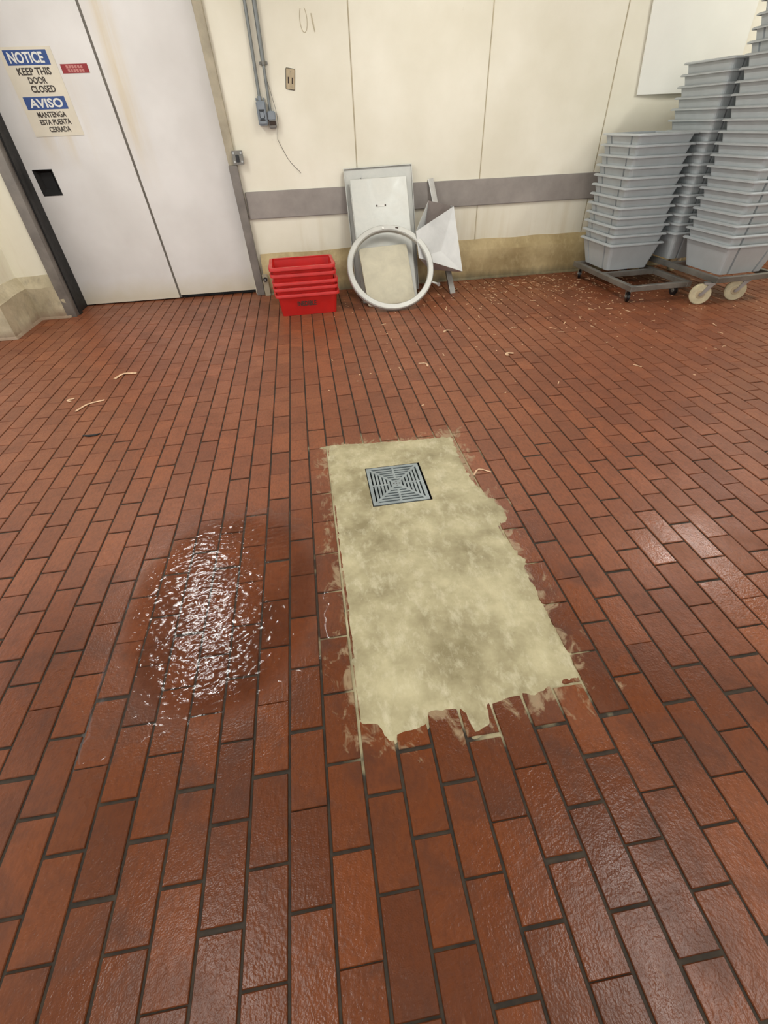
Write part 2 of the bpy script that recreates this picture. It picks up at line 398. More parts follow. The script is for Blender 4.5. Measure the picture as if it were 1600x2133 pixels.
# bricks: the 300 that show largest are objects, the rest one joined part
def brick_verts(hw, hl, jz=0.0, tx=0.0, ty=0.0):
    b = 0.0018; vs = []
    for (z, k) in ((-0.022, 0.0), (-0.003, 0.0), (0.0, b)):
        for sx, sy in ((-1, -1), (1, -1), (1, 1), (-1, 1)):
            x, y = sx * (hw - k), sy * (hl - k); vs.append((x, y, z + jz + tx * x + ty * y))
    return vs
BF = [(0, 1, 5, 4), (1, 2, 6, 5), (2, 3, 7, 6), (3, 0, 4, 7), (4, 5, 9, 8), (5, 6, 10, 9), (6, 7, 11, 10), (7, 4, 8, 11), (8, 9, 10, 11)]
HW, HL = W / 2 - 0.0032, L / 2 - 0.0024
Mi = cam.matrix_world.inverted()
def px(x, y, z=0.0):
    q = Mi @ Vector((x, y, z))
    if q.z > -0.05: return None
    return 800 + 951.11 * q.x / -q.z, 1066.5 - 951.11 * q.y / -q.z
cells = []
c0, c1 = math.floor(XR[0] / W), math.ceil(XR[1] / W)
for c in range(c0, c1):
    ph = PH1 if c % 2 else PH0
    for r in range(math.floor(YR[0] / L) - 1, math.ceil(5.56 / L)):
        y0 = (r + ph) * L
        if y0 < YR[0] or y0 + L > 5.60: 
            if y0 + L > 5.60 + L * 0.9 or y0 < YR[0]: continue
        xc, yc = (c + 0.5) * W, y0 + L / 2
        cells.append((xc, yc))
CX = np.array([c[0] for c in cells]); CY = np.array([c[1] for c in cells])
inside = np.ones(len(cells), bool)
for sx in (-1, 1):
    for sy in (-1, 1): inside &= sdf(PATCH, CX + sx * W / 2, CY + sy * L / 2) > 0.01
inside |= (CX > GX0 - 0.02) & (CX < GX1 + 0.02) & (CY > GY0 - 0.05) & (CY < GY1 + 0.05)
vis = []
for (xc, yc), ins in zip(cells, inside):
    if ins: continue
    if xc < -2.58 and yc > 4.9: continue
    a = 0.0
    cs = [px(xc + sx * HW, yc + sy * HL) for sx, sy in ((-1, -1), (1, -1), (1, 1), (-1, 1))]
    if None not in cs:
        nin = sum(0 <= q[0] <= 1600 and 0 <= q[1] <= 2133 for q in cs)
        a = 0.5 * abs(sum(cs[i][0] * cs[(i + 1) % 4][1] - cs[(i + 1) % 4][0] * cs[i][1] for i in range(4))) * nin / 4
    vis.append((a, xc, yc))
vis.sort(reverse=True)
variants = []
for k in range(4):
    rr = random.Random(k)
    m = MB(); m.add(brick_verts(HW - rr.uniform(0, 0.0012), HL - rr.uniform(0, 0.0015), 0, rr.uniform(-.008, .008), rr.uniform(-.005, .005)), BF)
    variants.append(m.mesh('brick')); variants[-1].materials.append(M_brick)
rest = MB()
for k, (a, xc, yc) in enumerate(vis):
    yc = yc + random.uniform(-0.004, 0.004); jz = random.uniform(-0.0012, 0.0008)
    if k < 300 and a > 0:
        o = D.objects.new('brick', variants[k % 4]); COL.objects.link(o); o.parent = floor
        o.location = (xc, yc, jz); o.rotation_euler.z = random.uniform(-0.006, 0.006)
    else:
        vs = brick_verts(HW - random.uniform(0, 0.001), HL - random.uniform(0, 0.001), jz, random.uniform(-.008, .008), random.uniform(-.005, .005))
        rest.add([(v[0] + xc, v[1] + yc, v[2]) for v in vs], BF)
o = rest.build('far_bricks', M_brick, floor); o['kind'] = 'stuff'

# concrete repair patch (a thing laid in the floor)
def zpatch(X, Y, S):
    n = vnoise(X, Y, 38, 1.3) * 0.010 + vnoise(X, Y, 90, 5.1) * 0.004
    e = np.clip((S + n * (0.5 + (X > 0.8) * 1.0)) / 0.012, -1.6, 1)
    top = 0.0025 + vnoise(X, Y, 7, 3.0) * 0.0018 + vnoise(X, Y, 30, 8.0) * 0.0009
    return np.where(e > 0, top * e, 0.006 * e)
pm = heightfield(PATCH, 0.009, 0.03, zpatch, (GX0, GX1, GY0, GY1))
patch = pm.build('concrete_patch', M_patch, smooth=True)
tag(patch, 'tan concrete repair slab around the floor drain', 'concrete patch')

# standing water left of the patch, with real ripples
def anoise(X, Y, sx, sy, seed):
    o = np.empty(X.size)
    c, q = math.cos(0.35), math.sin(0.35)
    for k, (a, b) in enumerate(zip((X * sx).ravel(), (Y * sy).ravel())): o[k] = noise.noise((a * c - b * q, (a * q + b * c) * 0.8, seed + (a * q + b * c) * 0.6))
    return o.reshape(X.shape)
def zwat(X, Y, S):
    n = vnoise(X, Y, 22, 9.2) * 0.03
    e = np.clip((S + n) / 0.05, -1, 1); k = np.clip(e, 0, 1)
    warp = vnoise(X, Y, 9, 2.2) * 0.02
    rip = anoise(X, Y + warp, 26, 68, 4.0) * 0.0014 + anoise(X, Y + warp, 52, 112, 7.0) * 0.0010
    return np.where(e > 0, 0.0034 * np.sqrt(k) + rip * k, 0.010 * e)
wm = heightfield(PUDDLE, 0.0040, 0.05, zwat)
pud = wm.build('puddle', M_water, smooth=True)
tag(pud, 'shallow rippled water puddle left of the concrete patch', 'puddle')

# floor drain
dr = empty('floor_drain', (0.545, 1.838, 0)); tag(dr, 'square grey slotted drain grate set in the concrete', 'drain')
gx, gy = 0.139, 0.155
pit = MB(); 
x0, x1, y0, y1 = GX0 - 0.545, GX1 - 0.545, GY0 - 1.838, GY1 - 1.838
pit.add([(x0, y0, .004), (x1, y0, .004), (x1, y1, .004), (x0, y1, .004), (x0, y0, -.22), (x1, y0, -.22), (x1, y1, -.22), (x0, y1, -.22)],
        [(0, 4, 5, 1), (1, 5, 6, 2), (2, 6, 7, 3), (3, 7, 4, 0), (4, 7, 6, 5)])
pit.build('drain_pit', M_black, dr)
def plate_bar(name, x0, x1, y0, y1, zt=0.004, h=0.010, parent=dr):
    m = MB(); m.box(x0, x1, y0, y1, zt - h, zt); return m.build(name, M_grate, parent, bevel=0.0008, seg=1)
fr = MB(); bw = 0.016
ox = -0.004
for a in ((-gx, gx, -gy, -gy + bw), (-gx, gx, gy - bw, gy), (-gx, -gx + bw, -gy + bw, gy - bw), (gx - bw, gx, -gy + bw, gy - bw)):
    fr.box(a[0] + ox, a[1] + ox, a[2], a[3], -0.012, 0.005)
fr.build('grate_frame', M_grate, dr)
NR = 7; ix, iy = gx - bw, gy - bw
for k in range(1, NR):
    s0 = 1 - k / NR; bt = 0.0112; hx, hy = ix * s0 + bt * 0.9, iy * s0 + bt * 0.9
    m = MB()
    m.box(-hx + ox, hx + ox, -hy, -hy + bt, -0.018, 0.0038); m.box(-hx + ox, hx + ox, hy - bt, hy, -0.018, 0.0038)
    m.box(-hx + ox, -hx + bt + ox, -hy + bt, hy - bt, -0.018, 0.0038); m.box(hx - bt + ox, hx + ox, -hy + bt, hy - bt, -0.018, 0.0038)
    m.build('grate_bar_ring', M_grate, dr)
for sx, sy in ((1, 1), (-1, 1)):
    m = MB(); a = math.atan2(iy * sy, ix * sx); ln = math.hypot(ix, iy)
    m.box(-ln, ln, -0.0065, 0.0065, -0.010, 0.0044, Matrix.Translation((ox, 0, 0)) @ Matrix.Rotation(a, 4, 'Z')); m.build('diagonal_bar', M_grate, dr)
for a, b0, b1 in ((0, ix * 0.32, ix), (PI, ix * 0.32, ix), (PI / 2, iy * 0.32, iy), (-PI / 2, iy * 0.32, iy)):
    m = MB(); m.box(b0, b1, -0.0055, 0.0055, -0.010, 0.0041, Matrix.Translation((ox, 0, 0)) @ Matrix.Rotation(a, 4, 'Z')); m.build('centre_bar', M_grate, dr)
m = MB(); m.box(-0.026 + ox, 0.026 + ox, -0.026, 0.026, -0.010, 0.0046); hub = m.build('grate_hub', M_grate, dr)
for xx, yy in ((-.014, 0), (.014, 0), (0, -.016), (0, .016), (0, 0)):
    m = MB(); m.cyl((xx + ox, yy, 0.0045), (0, 0, 1), 0.0034, 0.0012, 8); m.build('screw', M_dark, hub)

# ------------------------------------------------------------------ back wall
YW = 5.58
wall_back = struct(MB().box(-2.6, 6.4, YW + 0.125, YW + 0.2, 0.0, CEIL).build('wall_back', M_joint), 'cream insulated wall panels')
edges = [-0.37, 0.83, 2.09, 3.335, 4.58, 5.83, 6.4]
for a, b in zip(edges[:-1], edges[1:]):
    m = MB(); m.box(a + 0.003, b - 0.003, YW, YW + 0.13, 0.0, CEIL - 0.01); m.build('wall_panel', M_wall, wall_back, bevel=0.004, seg=2)
for x in edges[1:-1]:
    m = MB(); m.box(x - 0.0035, x + 0.0035, YW + 0.0015, YW + 0.02, 0.3, CEIL - 0.01); m.build('panel_joint', M_joint, wall_back)
m = MB(); m.box(-2.6, -0.37, YW + 0.03, YW + 0.13, 2.52, CEIL - 0.01); m.build('wall_panel', M_wall, wall_back)

# bumper rail
m = MB(); m.box(-0.285, 6.4, YW - 0.022, YW - 0.001, 0.700, 0.928)
bump = struct(m.build('trim_1', M_bumper, bevel=0.006), 'grey plastic bumper rail along the back wall')

# concrete curb along the wall, swept profile with chamfered top
def curb_sweep(path_pts, h1=0.285, h2=0.385, d=0.075, jag=0.0, n_per=10):
    """path: ground line of the front face; profile steps back to the left of travel"""
    P = [Vector((p[0], p[1], 0)) for p in path_pts]; nrm = []
    for i in range(len(P)):
        a = (P[i] - P[i - 1]).normalized() if i else (P[1] - P[0]).normalized()
        b = (P[i + 1] - P[i]).normalized() if i < len(P) - 1 else a
        na, nb = Vector((-a.y, a.x, 0)), Vector((-b.y, b.x, 0)); k = (na + nb); k = k / max(0.2, k.dot(na)); nrm.append(k)
    rings = []
    for i in range(len(P)):
        seg = n_per if i < len(P) - 1 else 1
        for s in range(seg):
            f = s / seg; p = P[i].lerp(P[min(i + 1, len(P) - 1)], f); k = nrm[i].lerp(nrm[min(i + 1, len(P) - 1)], f)
            j = lambda q: noise.noise((p.x * 5 + q, p.y * 5, q * 3.1)) * jag
            prof = [(-0.018 + j(1) * .5, 0.0), (0.0 + j(2) * .3, 0.02), (0.004 + j(3), h1 * 0.6), (0.006 + j(4), h1 + j(5)), (0.016 + j(4), h1 + 0.014 + j(6)), (d - 0.004, h2 + j(7)), (d + 0.012, h2 + j(7)), (d + 0.012, 0.0)]
            rings.append([(p + k * a) + Vector((0, 0, z)) for a, z in prof])
    return MB().loft(rings)
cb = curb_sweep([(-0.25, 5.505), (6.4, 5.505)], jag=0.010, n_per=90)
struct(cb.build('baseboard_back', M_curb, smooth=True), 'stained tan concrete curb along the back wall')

# left wall nib beside the door
wl = MB(); wl.box(-2.64, -2.245, 5.335, 5.72, 0.0, CEIL)
wall_left = struct(wl.build('wall_left', M_wall), 'cream wall left of the door')
m = MB(); m.box(-4.2, -2.575, 4.80, 5.75, 0.0, CEIL); m.build('wall_panel', M_wall, wall_left, bevel=0.004)
cl = curb_sweep([(-4.2, 4.71), (-2.495, 4.71), (-2.495, 5.262), (-2.20, 5.262)], jag=0.016, n_per=16)
struct(cl.build('baseboard_left', M_curbl, smooth=True), 'chipped pale concrete curb left of the door')

m = MB(); m.box(6.4, 6.5, -1.6, 5.75, 0, CEIL); struct(m.build('wall_right', M_wall))
m = MB(); m.box(-4.2, 6.5, -1.6, 5.75, CEIL, CEIL + 0.08); struct(m.build('ceiling', M_ceil))

# ------------------------------------------------------------------ door
SH = -0.05
YD = 5.64
door = struct(empty('door_1', (0, YD, 0)), 'white double cooler door with grey seam')
def sheared(m, sh=SH):
    m.v = [(v[0] + sh * v[2], v[1], v[2]) for v in m.v]; return m
def leaf(x0, x1, z0, z1, hole=None):
    m = MB(); xs, zs = [x0, x1], [z0, z1]
    if hole: xs, zs = [x0, hole[0], hole[1], x1], [z0, hole[2], hole[3], z1]
    n = len(xs)
    for y, flip in ((0.0, False), (0.055, True)):
        vs = [(a, y, b) for b in zs for a in xs]; fs = []
        for j in range(len(zs) - 1):
            for i in range(n - 1):
                if hole and i == 1 and j == 1: continue
                k = j * n + i; q = (k, k + 1, k + n + 1, k + n); fs.append(q[::-1] if flip else q)
        m.add(vs, fs)
    m.add([(x0, 0, z0), (x1, 0, z0), (x1, 0, z1), (x0, 0, z1), (x0, .055, z0), (x1, .055, z0), (x1, .055, z1), (x0, .055, z1)],
          [(0, 4, 5, 1), (1, 5, 6, 2), (2, 6, 7, 3), (3, 7, 4, 0)])
    return sheared(m)
hx = (-2.083, -1.925, 0.985, 1.172)
l1 = leaf(-2.188, -1.199, 0.012, 2.5, hx).build('door_leaf', M_door, door)
l2 = leaf(-1.177, -0.318, 0.035, 2.5).build('door_leaf', M_door, door)
m = MB(); m.box(-1.201, -1.175, 0.010, 0.05, 0.012, 2.5); sheared(m).build('seam_strip', M_seam, door)
m = MB(); m.box(-2.30, -0.30, 0.056, 0.062, 0.0, 2.5); m.build('gap_shade_sheet', M_black, door)  # black sheet painting in the shade of the gaps around the leaves
cup = MB(); a, b, c, d_ = hx
cup.add([(a, 0, c), (b, 0, c), (b, 0, d_), (a, 0, d_), (a + .03, .045, c + .045), (b - .03, .045, c + .045), (b - .03, .045, d_ - .02), (a + .03, .045, d_ - .02)],
        [(0, 1, 5, 4), (1, 2, 6, 5), (2, 3, 7, 6), (3, 0, 4, 7), (4, 5, 6, 7)])
h = sheared(cup).build('recessed_handle', M_black, l1)
rim = MB()
for q in ((a - .006, b + .006, c - .006, c), (a - .006, b + .006, d_, d_ + .006), (a - .006, a, c, d_), (b, b + .006, c, d_)):
    rim.box(q[0], q[1], -0.004, 0.002, q[2], q[3])
sheared(rim).build('handle_rim', M_caster, h)

# door frame posts
m = MB(); m.box(-2.245, -2.152, 5.262, 5.40, 0.0, 2.6); jl = struct(sheared(m, -0.004).build('trim_2', M_jamb, bevel=0.004), 'grey steel left door jamb')
m = MB(); m.box(-2.235, -2.172, 5.40, 5.70, 0.0, 2.6); sheared(m, -0.02).build('rubber_seal', M_black, jl)
m = MB(); m.box(-2.19, -2.152, 5.335, 5.40, 0.0, 2.6); m.v = [(v[0] + 0.012, v[1], v[2]) for v in m.v]; m.build('seal_lip', M_black, jl)
m = MB(); m.box(-0.350, -0.274, 5.545, 5.70, 1.14, 2.6); jr = struct(sheared(m, -0.03).build('trim_3', M_jambw, bevel=0.003), 'right door frame strip')
m = MB(); m.box(-0.352, -0.272, 5.52, 5.70, 0.0, 1.14); sheared(m, -0.03).build('steel_post', M_jamb, jr, bevel=0.003)
# latch keeper on the frame
lt = empty('latch_keeper', (-0.285, 5.535, 1.197)); tag(lt, 'small grey steel latch keeper on the right door frame', 'latch')
m = MB(); m.box(-0.05, 0.05, -0.014, 0.0, -0.052, 0.052); m.build('keeper_plate', M_dolly, lt, bevel=0.003)
m = MB(); m.box(-0.018, 0.012, -0.028, -0.013, -0.034, 0.022); m.build('keeper_lip', M_caster, lt, bevel=0.003)
for xx, zz in ((-.033, -.03), (.034, -.03), (-.033, .034), (.034, .034)):
    m = MB(); m.cyl((xx, -0.017, zz), (0, 1, 0), 0.009, 0.007, 8); m.build('bolt', M_chrome, lt)
# floor roller guide
rg = empty('roller_guide', (-0.235, 5.49, 0.0)); tag(rg, 'small steel roller guide bracket at the foot of the door frame', 'bracket')
m = MB(); m.box(-0.03, 0.028, -0.012, 0.0, 0.0, 0.215); m.build('guide_plate', M_jambw, rg, bevel=0.004)
m = MB(); m.cyl((0.0, -0.02, 0.165), (0, 1, 0), 0.022, 0.018, 14); rl = m.build('roller', M_caster, rg)
m = MB(); m.cyl((0.0, -0.031, 0.165), (0, 1, 0), 0.009, 0.006, 8); m.build('bolt', M_chrome, rl)

# ------------------------------------------------------------------ signs on the door
sg = empty('notice_sign', (0, YD - 0.0035, 0)); tag(sg, 'bilingual sign with two blue headers on the left door leaf', 'sign')
sS = 0.05; offx = 0.0975       # leaning with the door leaf
def slab(x0, x1, z0, z1, y0, y1, mat, name, parent):
    m = MB(); m.box(x0, x1, y0, y1, z0, z1); m.v = [(v[0] - sS * v[2], v[1], v[2]) for v in m.v]; return m.build(name, mat, parent)
slab(-1.925, -1.52, 1.405, 1.965, 0.0, 0.003, M_signbg, 'sign_sheet', sg)
h1 = slab(-1.893, -1.562, 1.857, 1.947, -0.001, 0.001, M_blue, 'header_band', sg)
h2 = slab(-1.893, -1.562, 1.583, 1.665, -0.001, 0.001, M_blue, 'header_band', sg)
def letters(s, x0, x1, z0, z1, mat, parent, bold=0.03, y=-0.001):
    o = link('lettering', text_mesh(s, x0, x1, z0, z1, sS, 0.001, bold), mat, parent, (0, y, 0)); return o
letters('NOTICE', -1.868, -1.60, 1.868, 1.936, M_white, h1)
letters('AVISO', -1.862, -1.592, 1.594, 1.654, M_white, h2)
for s, a, b, z0, z1 in (('KEEP THIS', -1.845, -1.585, 1.797, 1.843), ('DOOR', -1.788, -1.646, 1.745, 1.787), ('CLOSED', -1.796, -1.604, 1.690, 1.735),
                        ('MANTENGA', -1.835, -1.602, 1.531, 1.569), ('ESTA PUERTA', -1.838, -1.585, 1.482, 1.520), ('CERRADA', -1.788, -1.612, 1.433, 1.471)):
    letters(s, a, b, z0, z1, M_ink, sg)
rs = empty('red_sticker', (0, YD - 0.003, 0)); tag(rs, 'small red sticker with faded lettering beside the blue sign', 'sticker')
slab(-1.495, -1.283, 1.802, 1.858, 0.0, 0.0025, M_redst, 'sticker_sheet', rs)
for k, (z0, z1) in enumerate(((1.832, 1.850), (1.809, 1.827))):
    for q in range(6):
        xx = -1.455 + q * 0.0225 + (0.006 if k else 0)
        slab(xx, xx + 0.017, z0, z1, -0.0008, 0.0005, M_pink, 'faded_letter', rs)

# ------------------------------------------------------------------ things on the back wall
# conduits
cA = empty('conduit', (-0.003, YW - 0.022, 1.585)); tag(cA, 'left grey conduit pipe rising from the switch box', 'conduit', 'wall conduits')
MB().tube([(0, 0, 0), (0, 0, CEIL - 1.585)], 0.0135, 12).build('pipe', M_conduit, cA, smooth=True)
MB().tube([(0, 0, 0), (0, 0, 0.03)], 0.018, 12).build('connector', M_elbox, cA, smooth=True)
cB = empty('conduit', (0.074, YW - 0.024, 1.51)); tag(cB, 'right grey conduit pipe with a strap, thicker above it', 'conduit', 'wall conduits')
MB().tube([(0, 0, 0), (0, 0, 0.31)], 0.0125, 12).build('pipe', M_conduit, cB, smooth=True)
MB().tube([(0, 0, 0.31), (-0.002, 0, CEIL - 1.51)], 0.018, 12).build('pipe', M_conduit, cB, smooth=True)
st = MB().tube([(0, 0, 0.30), (0, 0, 0.325)], 0.021, 12).build('strap', M_dolly, cB, smooth=True)
for s in (-1, 1):
    MB().box(s * 0.024 - 0.011, s * 0.024 + 0.011, 0.004, 0.022, 0.302, 0.322).build('strap_ear', M_dolly, st, bevel=0.002)
# boxes
bA = empty('switch_box', (0.0, YW, 1.5)); tag(bA, 'blue-grey weatherproof switch box under the left conduit', 'electrical box')
MB().box(-0.042, 0.040, -0.062, 0, -0.085, 0.083).build('box_body', M_elbox, bA, bevel=0.008)
cv = MB().box(-0.036, 0.034, -0.072, -0.060, -0.075, 0.070).build('box_cover', M_elbox, bA, bevel=0.004)
MB().box(-0.022, 0.020, -0.079, -0.071, -0.038, 0.012).build('toggle_guard', M_elbox, cv, bevel=0.004)
MB().box(-0.026, 0.022, -0.074, -0.070, 0.014, 0.026).build('cover_slot', M_caster, cv)
MB().box(-0.026, 0.022, -0.074, -0.070, -0.052, -0.040).build('cover_slot', M_caster, cv)
for s in (-1, 1): MB().box(s * 0.034 - 0.006, s * 0.034 + 0.004, -0.02, -0.002, 0.082, 0.104).build('mounting_ear', M_elbox, bA, bevel=0.002)
bB = empty('junction_box', (0.078, YW, 1.455)); tag(bB, 'grey junction box with brown lower half under the right conduit', 'electrical box')
MB().box(-0.033, 0.037, -0.058, 0, -0.005, 0.058).build('box_top', M_elbox, bB, bevel=0.007)
MB().box(-0.031, 0.035, -0.060, 0, -0.062, -0.006).build('box_base', M_elbox2, bB, bevel=0.006)
MB().box(-0.026, 0.030, -0.0625, -0.058, -0.040, -0.012).build('receptacle_face', M_dark, bB, bevel=0.003)
# loose wire
wpts = [(0.083, 1.72), (0.104, 1.62), (0.121, 1.54), (0.128, 1.484), (0.126, 1.42), (0.112, 1.36), (0.103, 1.316), (0.122, 1.27), (0.148, 1.22), (0.170, 1.175), (0.200, 1.135), (0.240, 1.095), (0.268, 1.07), (0.280, 1.055)]
wi = MB().tube([(a, YW - 0.012 - 0.012 * math.sin(k * 0.5), b) for k, (a, b) in enumerate(wpts)], 0.0022, 6).build('loose_wire', M_seam, smooth=True)
tag(wi, 'thin loose wire dangling past the junction box', 'wire')
# outlet plate
ot = empty('outlet_plate', (0.287, YW, 1.718)); ot.rotation_euler.y = math.radians(9); tag(ot, 'worn tan wall plate with two dark slots right of the conduits', 'wall plate')
MB().box(-0.040, 0.040, -0.008, 0, -0.070, 0.070).build('plate', M_tan, ot, bevel=0.004)
for s in (-1, 1): MB().box(s * 0.017 - 0.005, s * 0.017 + 0.005, -0.0092, -0.004, -0.030, 0.012).build('slot', M_dark, ot)
MB().cyl((0, -0.009, 0.045), (0, 1, 0), 0.004, 0.003, 8).build('screw', M_dolly, ot)
# pencil mark
pm1 = empty('pencil_mark', (0, YW - 0.0006, 0)); tag(pm1, 'faint pencilled ring and stroke on the cream wall above the outlet', 'pencil mark')
ring = [(0.453 + 0.030 * math.sin(a) * 1.0, 0, 2.075 + 0.075 * math.cos(a)) for a in [0.5 + k * 5.2 / 20 for k in range(21)]]
MB().tube(ring, 0.0032, 5).build('stroke', M_pencil, pm1)
MB().tube([(0.520, 0, 2.11), (0.528, 0, 2.06), (0.540, 0, 2.0)], [0.004, 0.007, 0.004], 5).build('stroke', M_pencil, pm1)

# white board
wb = empty('white_board', (0, YW, 0)); tag(wb, 'large plain white plastic board on the wall above the grey totes', 'board')
m = MB(); nx = 24; rings = []
for i in range(nx + 1):
    u = i / nx; x = 3.745 + u * 0.93; bulge = 0.010 * math.sin(u * PI) + 0.012 * math.sin(u * 5.0) ** 2
    y = -0.022 - bulge
    sh = -0.093 * (1 - u) - 0.05 * u
    rings.append([Vector((x + sh * z, yy, z)) for yy, z in ((y, 1.523), (y, 2.75), (y + 0.012, 2.75), (y + 0.012, 1.523))])
m.loft(rings); m.build('board_sheet', M_board, wb, smooth=True)
for xx in (3.80, 4.50):
    MB().box(xx - 0.02, xx + 0.02, -0.022, -0.001, 1.60, 2.6).build('batten', M_joint, wb)

# ------------------------------------------------------------------ metal leaning on the wall
def sheet(name, p0, p1, width, thick, mat, parent, corner=0.0, flange=0.0, yaw=0.0):
    """panel leaning: p0 bottom-left, p1 top-left"""
    p0, p1 = Vector(p0), Vector(p1); up = (p1 - p0); H = up.length; up.normalize()
    u = Vector((math.cos(yaw), math.sin(yaw), 0)); u = (u - up * u.dot(up)).normalized(); n = u.cross(up).normalized()
    if n.y > 0: n = -n
    M = Matrix((u.to_4d(), up.to_4d(), n.to_4d(), Vector((0, 0, 0, 1)))).transposed(); M.translation = p0
    for k in range(3): M[3][k] = 0
    M[3][3] = 1
    pts = []
    r = max(corner, 0.002)
    for cx, cy, a0 in ((width - r, r, -90), (width - r, H - r, 0), (r, H - r, 90), (r, r, 180)):
        for k in range(5):
            a = math.radians(a0 + k * 22.5); pts.append((cx + r * math.cos(a), cy + r * math.sin(a)))
    m = MB(); m.loft([[M @ Vector((a, b, -thick)) for a, b in pts], [M @ Vector((a, b, 0)) for a, b in pts]])
    return m.build(name, mat, parent, bevel=min(thick * 0.3, 0.003), seg=1), M, H
p1r = empty('stainless_sheet_metal', (0, 0, 0)); tag(p1r, 'tall stainless steel panel leaning on the wall, rearmost of the metal sheets', 'metal panel', 'metal leaning on the wall')
s1, M1, H1 = sheet('panel_sheet', (0.712, 5.225, 0.0), (0.690, 5.545, 1.068), 0.678, 0.018, M_steel, p1r, 0.006)
for a0, a1, b0, b1 in ((0.0, 0.006, 0.0, H1), (0.672, 0.678, 0.0, H1), (0.006, 0.672, H1 - 0.006, H1)):
    MB().box(a0, a1, b0, b1, -0.001, 0.016, M1).build('edge_flange', M_steel, p1r)
MB().cyl(M1 @ Vector((0.17, H1 - 0.085, 0.012)), M1.to_3x3() @ Vector((0, 0, 1)), 0.009, 0.024, 10).build('bolt', M_chrome, p1r)
p2r = empty('steel_cover', (0, 0, 0)); tag(p2r, 'stainless cover panel with a slotted handle hole, in front of the tallest panel', 'metal panel', 'metal leaning on the wall')
s2, M2, H2 = sheet('panel_sheet', (0.752, 4.925, 0.0), (0.738, 5.465, 0.990), 0.560, 0.014, M_steel, p2r, 0.010)
MB().box(0.235, 0.330, 0.872, 0.892, -0.0005, 0.0015, M2).build('handle_plate', M_strut, p2r)
for xx in (0.240, 0.325): MB().cyl(M2 @ Vector((xx, 0.882, 0.002)), M2.to_3x3() @ Vector((0, 0, 1)), 0.008, 0.004, 10).build('rivet', M_dark, p2r)
MB().box(-0.004, 0.0, 0.0, H2, -0.030, 0.002, M2).build('edge_flange', M_steel, p2r)
p3r = empty('aluminium_panel', (0, 0, 0)); tag(p3r, 'short dull rounded-corner metal plate seen through the steel ring', 'metal panel', 'metal leaning on the wall')
s3, M3, H3 = sheet('panel_sheet', (0.782, 4.77, 0.006), (0.748, 5.10, 0.462), 0.490, 0.022, M_dull, p3r, 0.025, yaw=0.06)
# steel ring
rg = empty('steel_ring', (1.028, 4.585, 0.0)); tag(rg, 'large round steel ring leaning in front of the metal plates', 'ring')
lean = Vector((0.0, 0.60, 0.64)).normalized(); Ux = Vector((1, 0, 0)); Nn = Ux.cross(lean)
if Nn.y > 0: Nn = -Nn
R0, R1 = 0.424, 0.368; cc = lean * (R0) + Vector((0, 0, 0.012))
m = MB(); rings = []
for k in range(73):
    a = 2 * PI * k / 72; dirv = Ux * math.sin(a) - lean * math.cos(a)
    rings.append([cc + dirv * r + Nn * nn for r, nn in ((R0, -0.018), (R0, 0.014), (R0 - 0.008, 0.022), (R1 + 0.008, 0.022), (R1, 0.014), (R1, -0.018))])
m.loft(rings, False, False); m.build('ring_band', M_ring, rg, smooth=True)
dirv = lambda a: Ux * math.sin(a) - lean * math.cos(a)
a = math.radians(66)
MB().tube([cc + dirv(a) * (R0 - .01), cc + dirv(a) * (R0 + 0.055) , cc + dirv(a) * (R0 + .075) + Vector((0, 0, -.012))], 0.010, 8).build('clamp_lug', M_ring, rg)
MB().cyl(cc + dirv(a) * (R0 + 0.072), (0.2, 1, 0), 0.016, 0.03, 10).build('clamp_bolt', M_chrome, rg)
aa = math.radians(184); MB().cyl(cc + dirv(aa) * (R1 + .02) + Nn * 0.024, Nn, 0.011, 0.006, 10).build('weld_spot', M_white, rg)
aa = math.radians(165)
for k in range(2):
    q = cc + dirv(aa - k * 0.035) * (R1 + 0.030) + Nn * 0.0225
    MB().cyl(q, Nn, 0.009, 0.003, 6).build('stamped_mark', M_dark, rg)

# folded sheet-metal hood and the strut behind it
hd = empty('metal_hood', (0, 0, 0)); tag(hd, 'folded sheet-metal chute with a dark open top, right of the ring', 'metal chute', 'metal leaning on the wall')
A = Vector((1.316, 5.05, 0.586)); B = Vector((1.722, 5.20, 0.751)); C_ = Vector((1.786, 4.97, 0.218)); Dd = Vector((1.331, 4.97, 0.370))
E_ = Vector((1.515, 5.40, 0.788)); F_ = Vector((1.42, 5.26, 0.34)); G_ = Vector((1.485, 5.16, 0.215)); I_ = Vector((1.79, 5.10, 0.185)); K_ = Vector((1.725, 5.33, 0.745))
def poly_sheet(name, pts, mat, parent, th=0.003):
    c = sum(pts, Vector()) / len(pts); n = Vector()
    for i in range(len(pts)): n += (pts[i] - c).cross(pts[(i + 1) % len(pts)] - c)
    n.normalize(); return MB().loft([[p - n * th / 2 for p in pts], [p + n * th / 2 for p in pts]]).build(name, mat, parent)
mid = (A + C_) / 2 + Vector((0.02, 0.03, 0))
ff = MB(); th = Vector((0, 0.003, 0)); vs = [A, B, C_, Dd, mid]
ff.add(vs + [v + th for v in vs], [(0, 4, 1), (1, 4, 2), (2, 4, 3), (3, 4, 0), (5, 6, 9), (6, 7, 9), (7, 8, 9), (8, 5, 9), (0, 1, 6, 5), (1, 2, 7, 6), (2, 3, 8, 7), (3, 0, 5, 8)])
ff.build('front_sheet', M_hood, hd)
poly_sheet('side_sheet', [A, Dd, F_, E_], M_hood, hd)
poly_sheet('back_sheet', [E_, K_, I_ + Vector((0, .01, .01)), F_], M_hoodin, hd)
poly_sheet('right_flange', [B, K_, I_, C_], M_hood, hd)
poly_sheet('bottom_sheet', [Dd, C_, I_, G_], M_hood, hd)
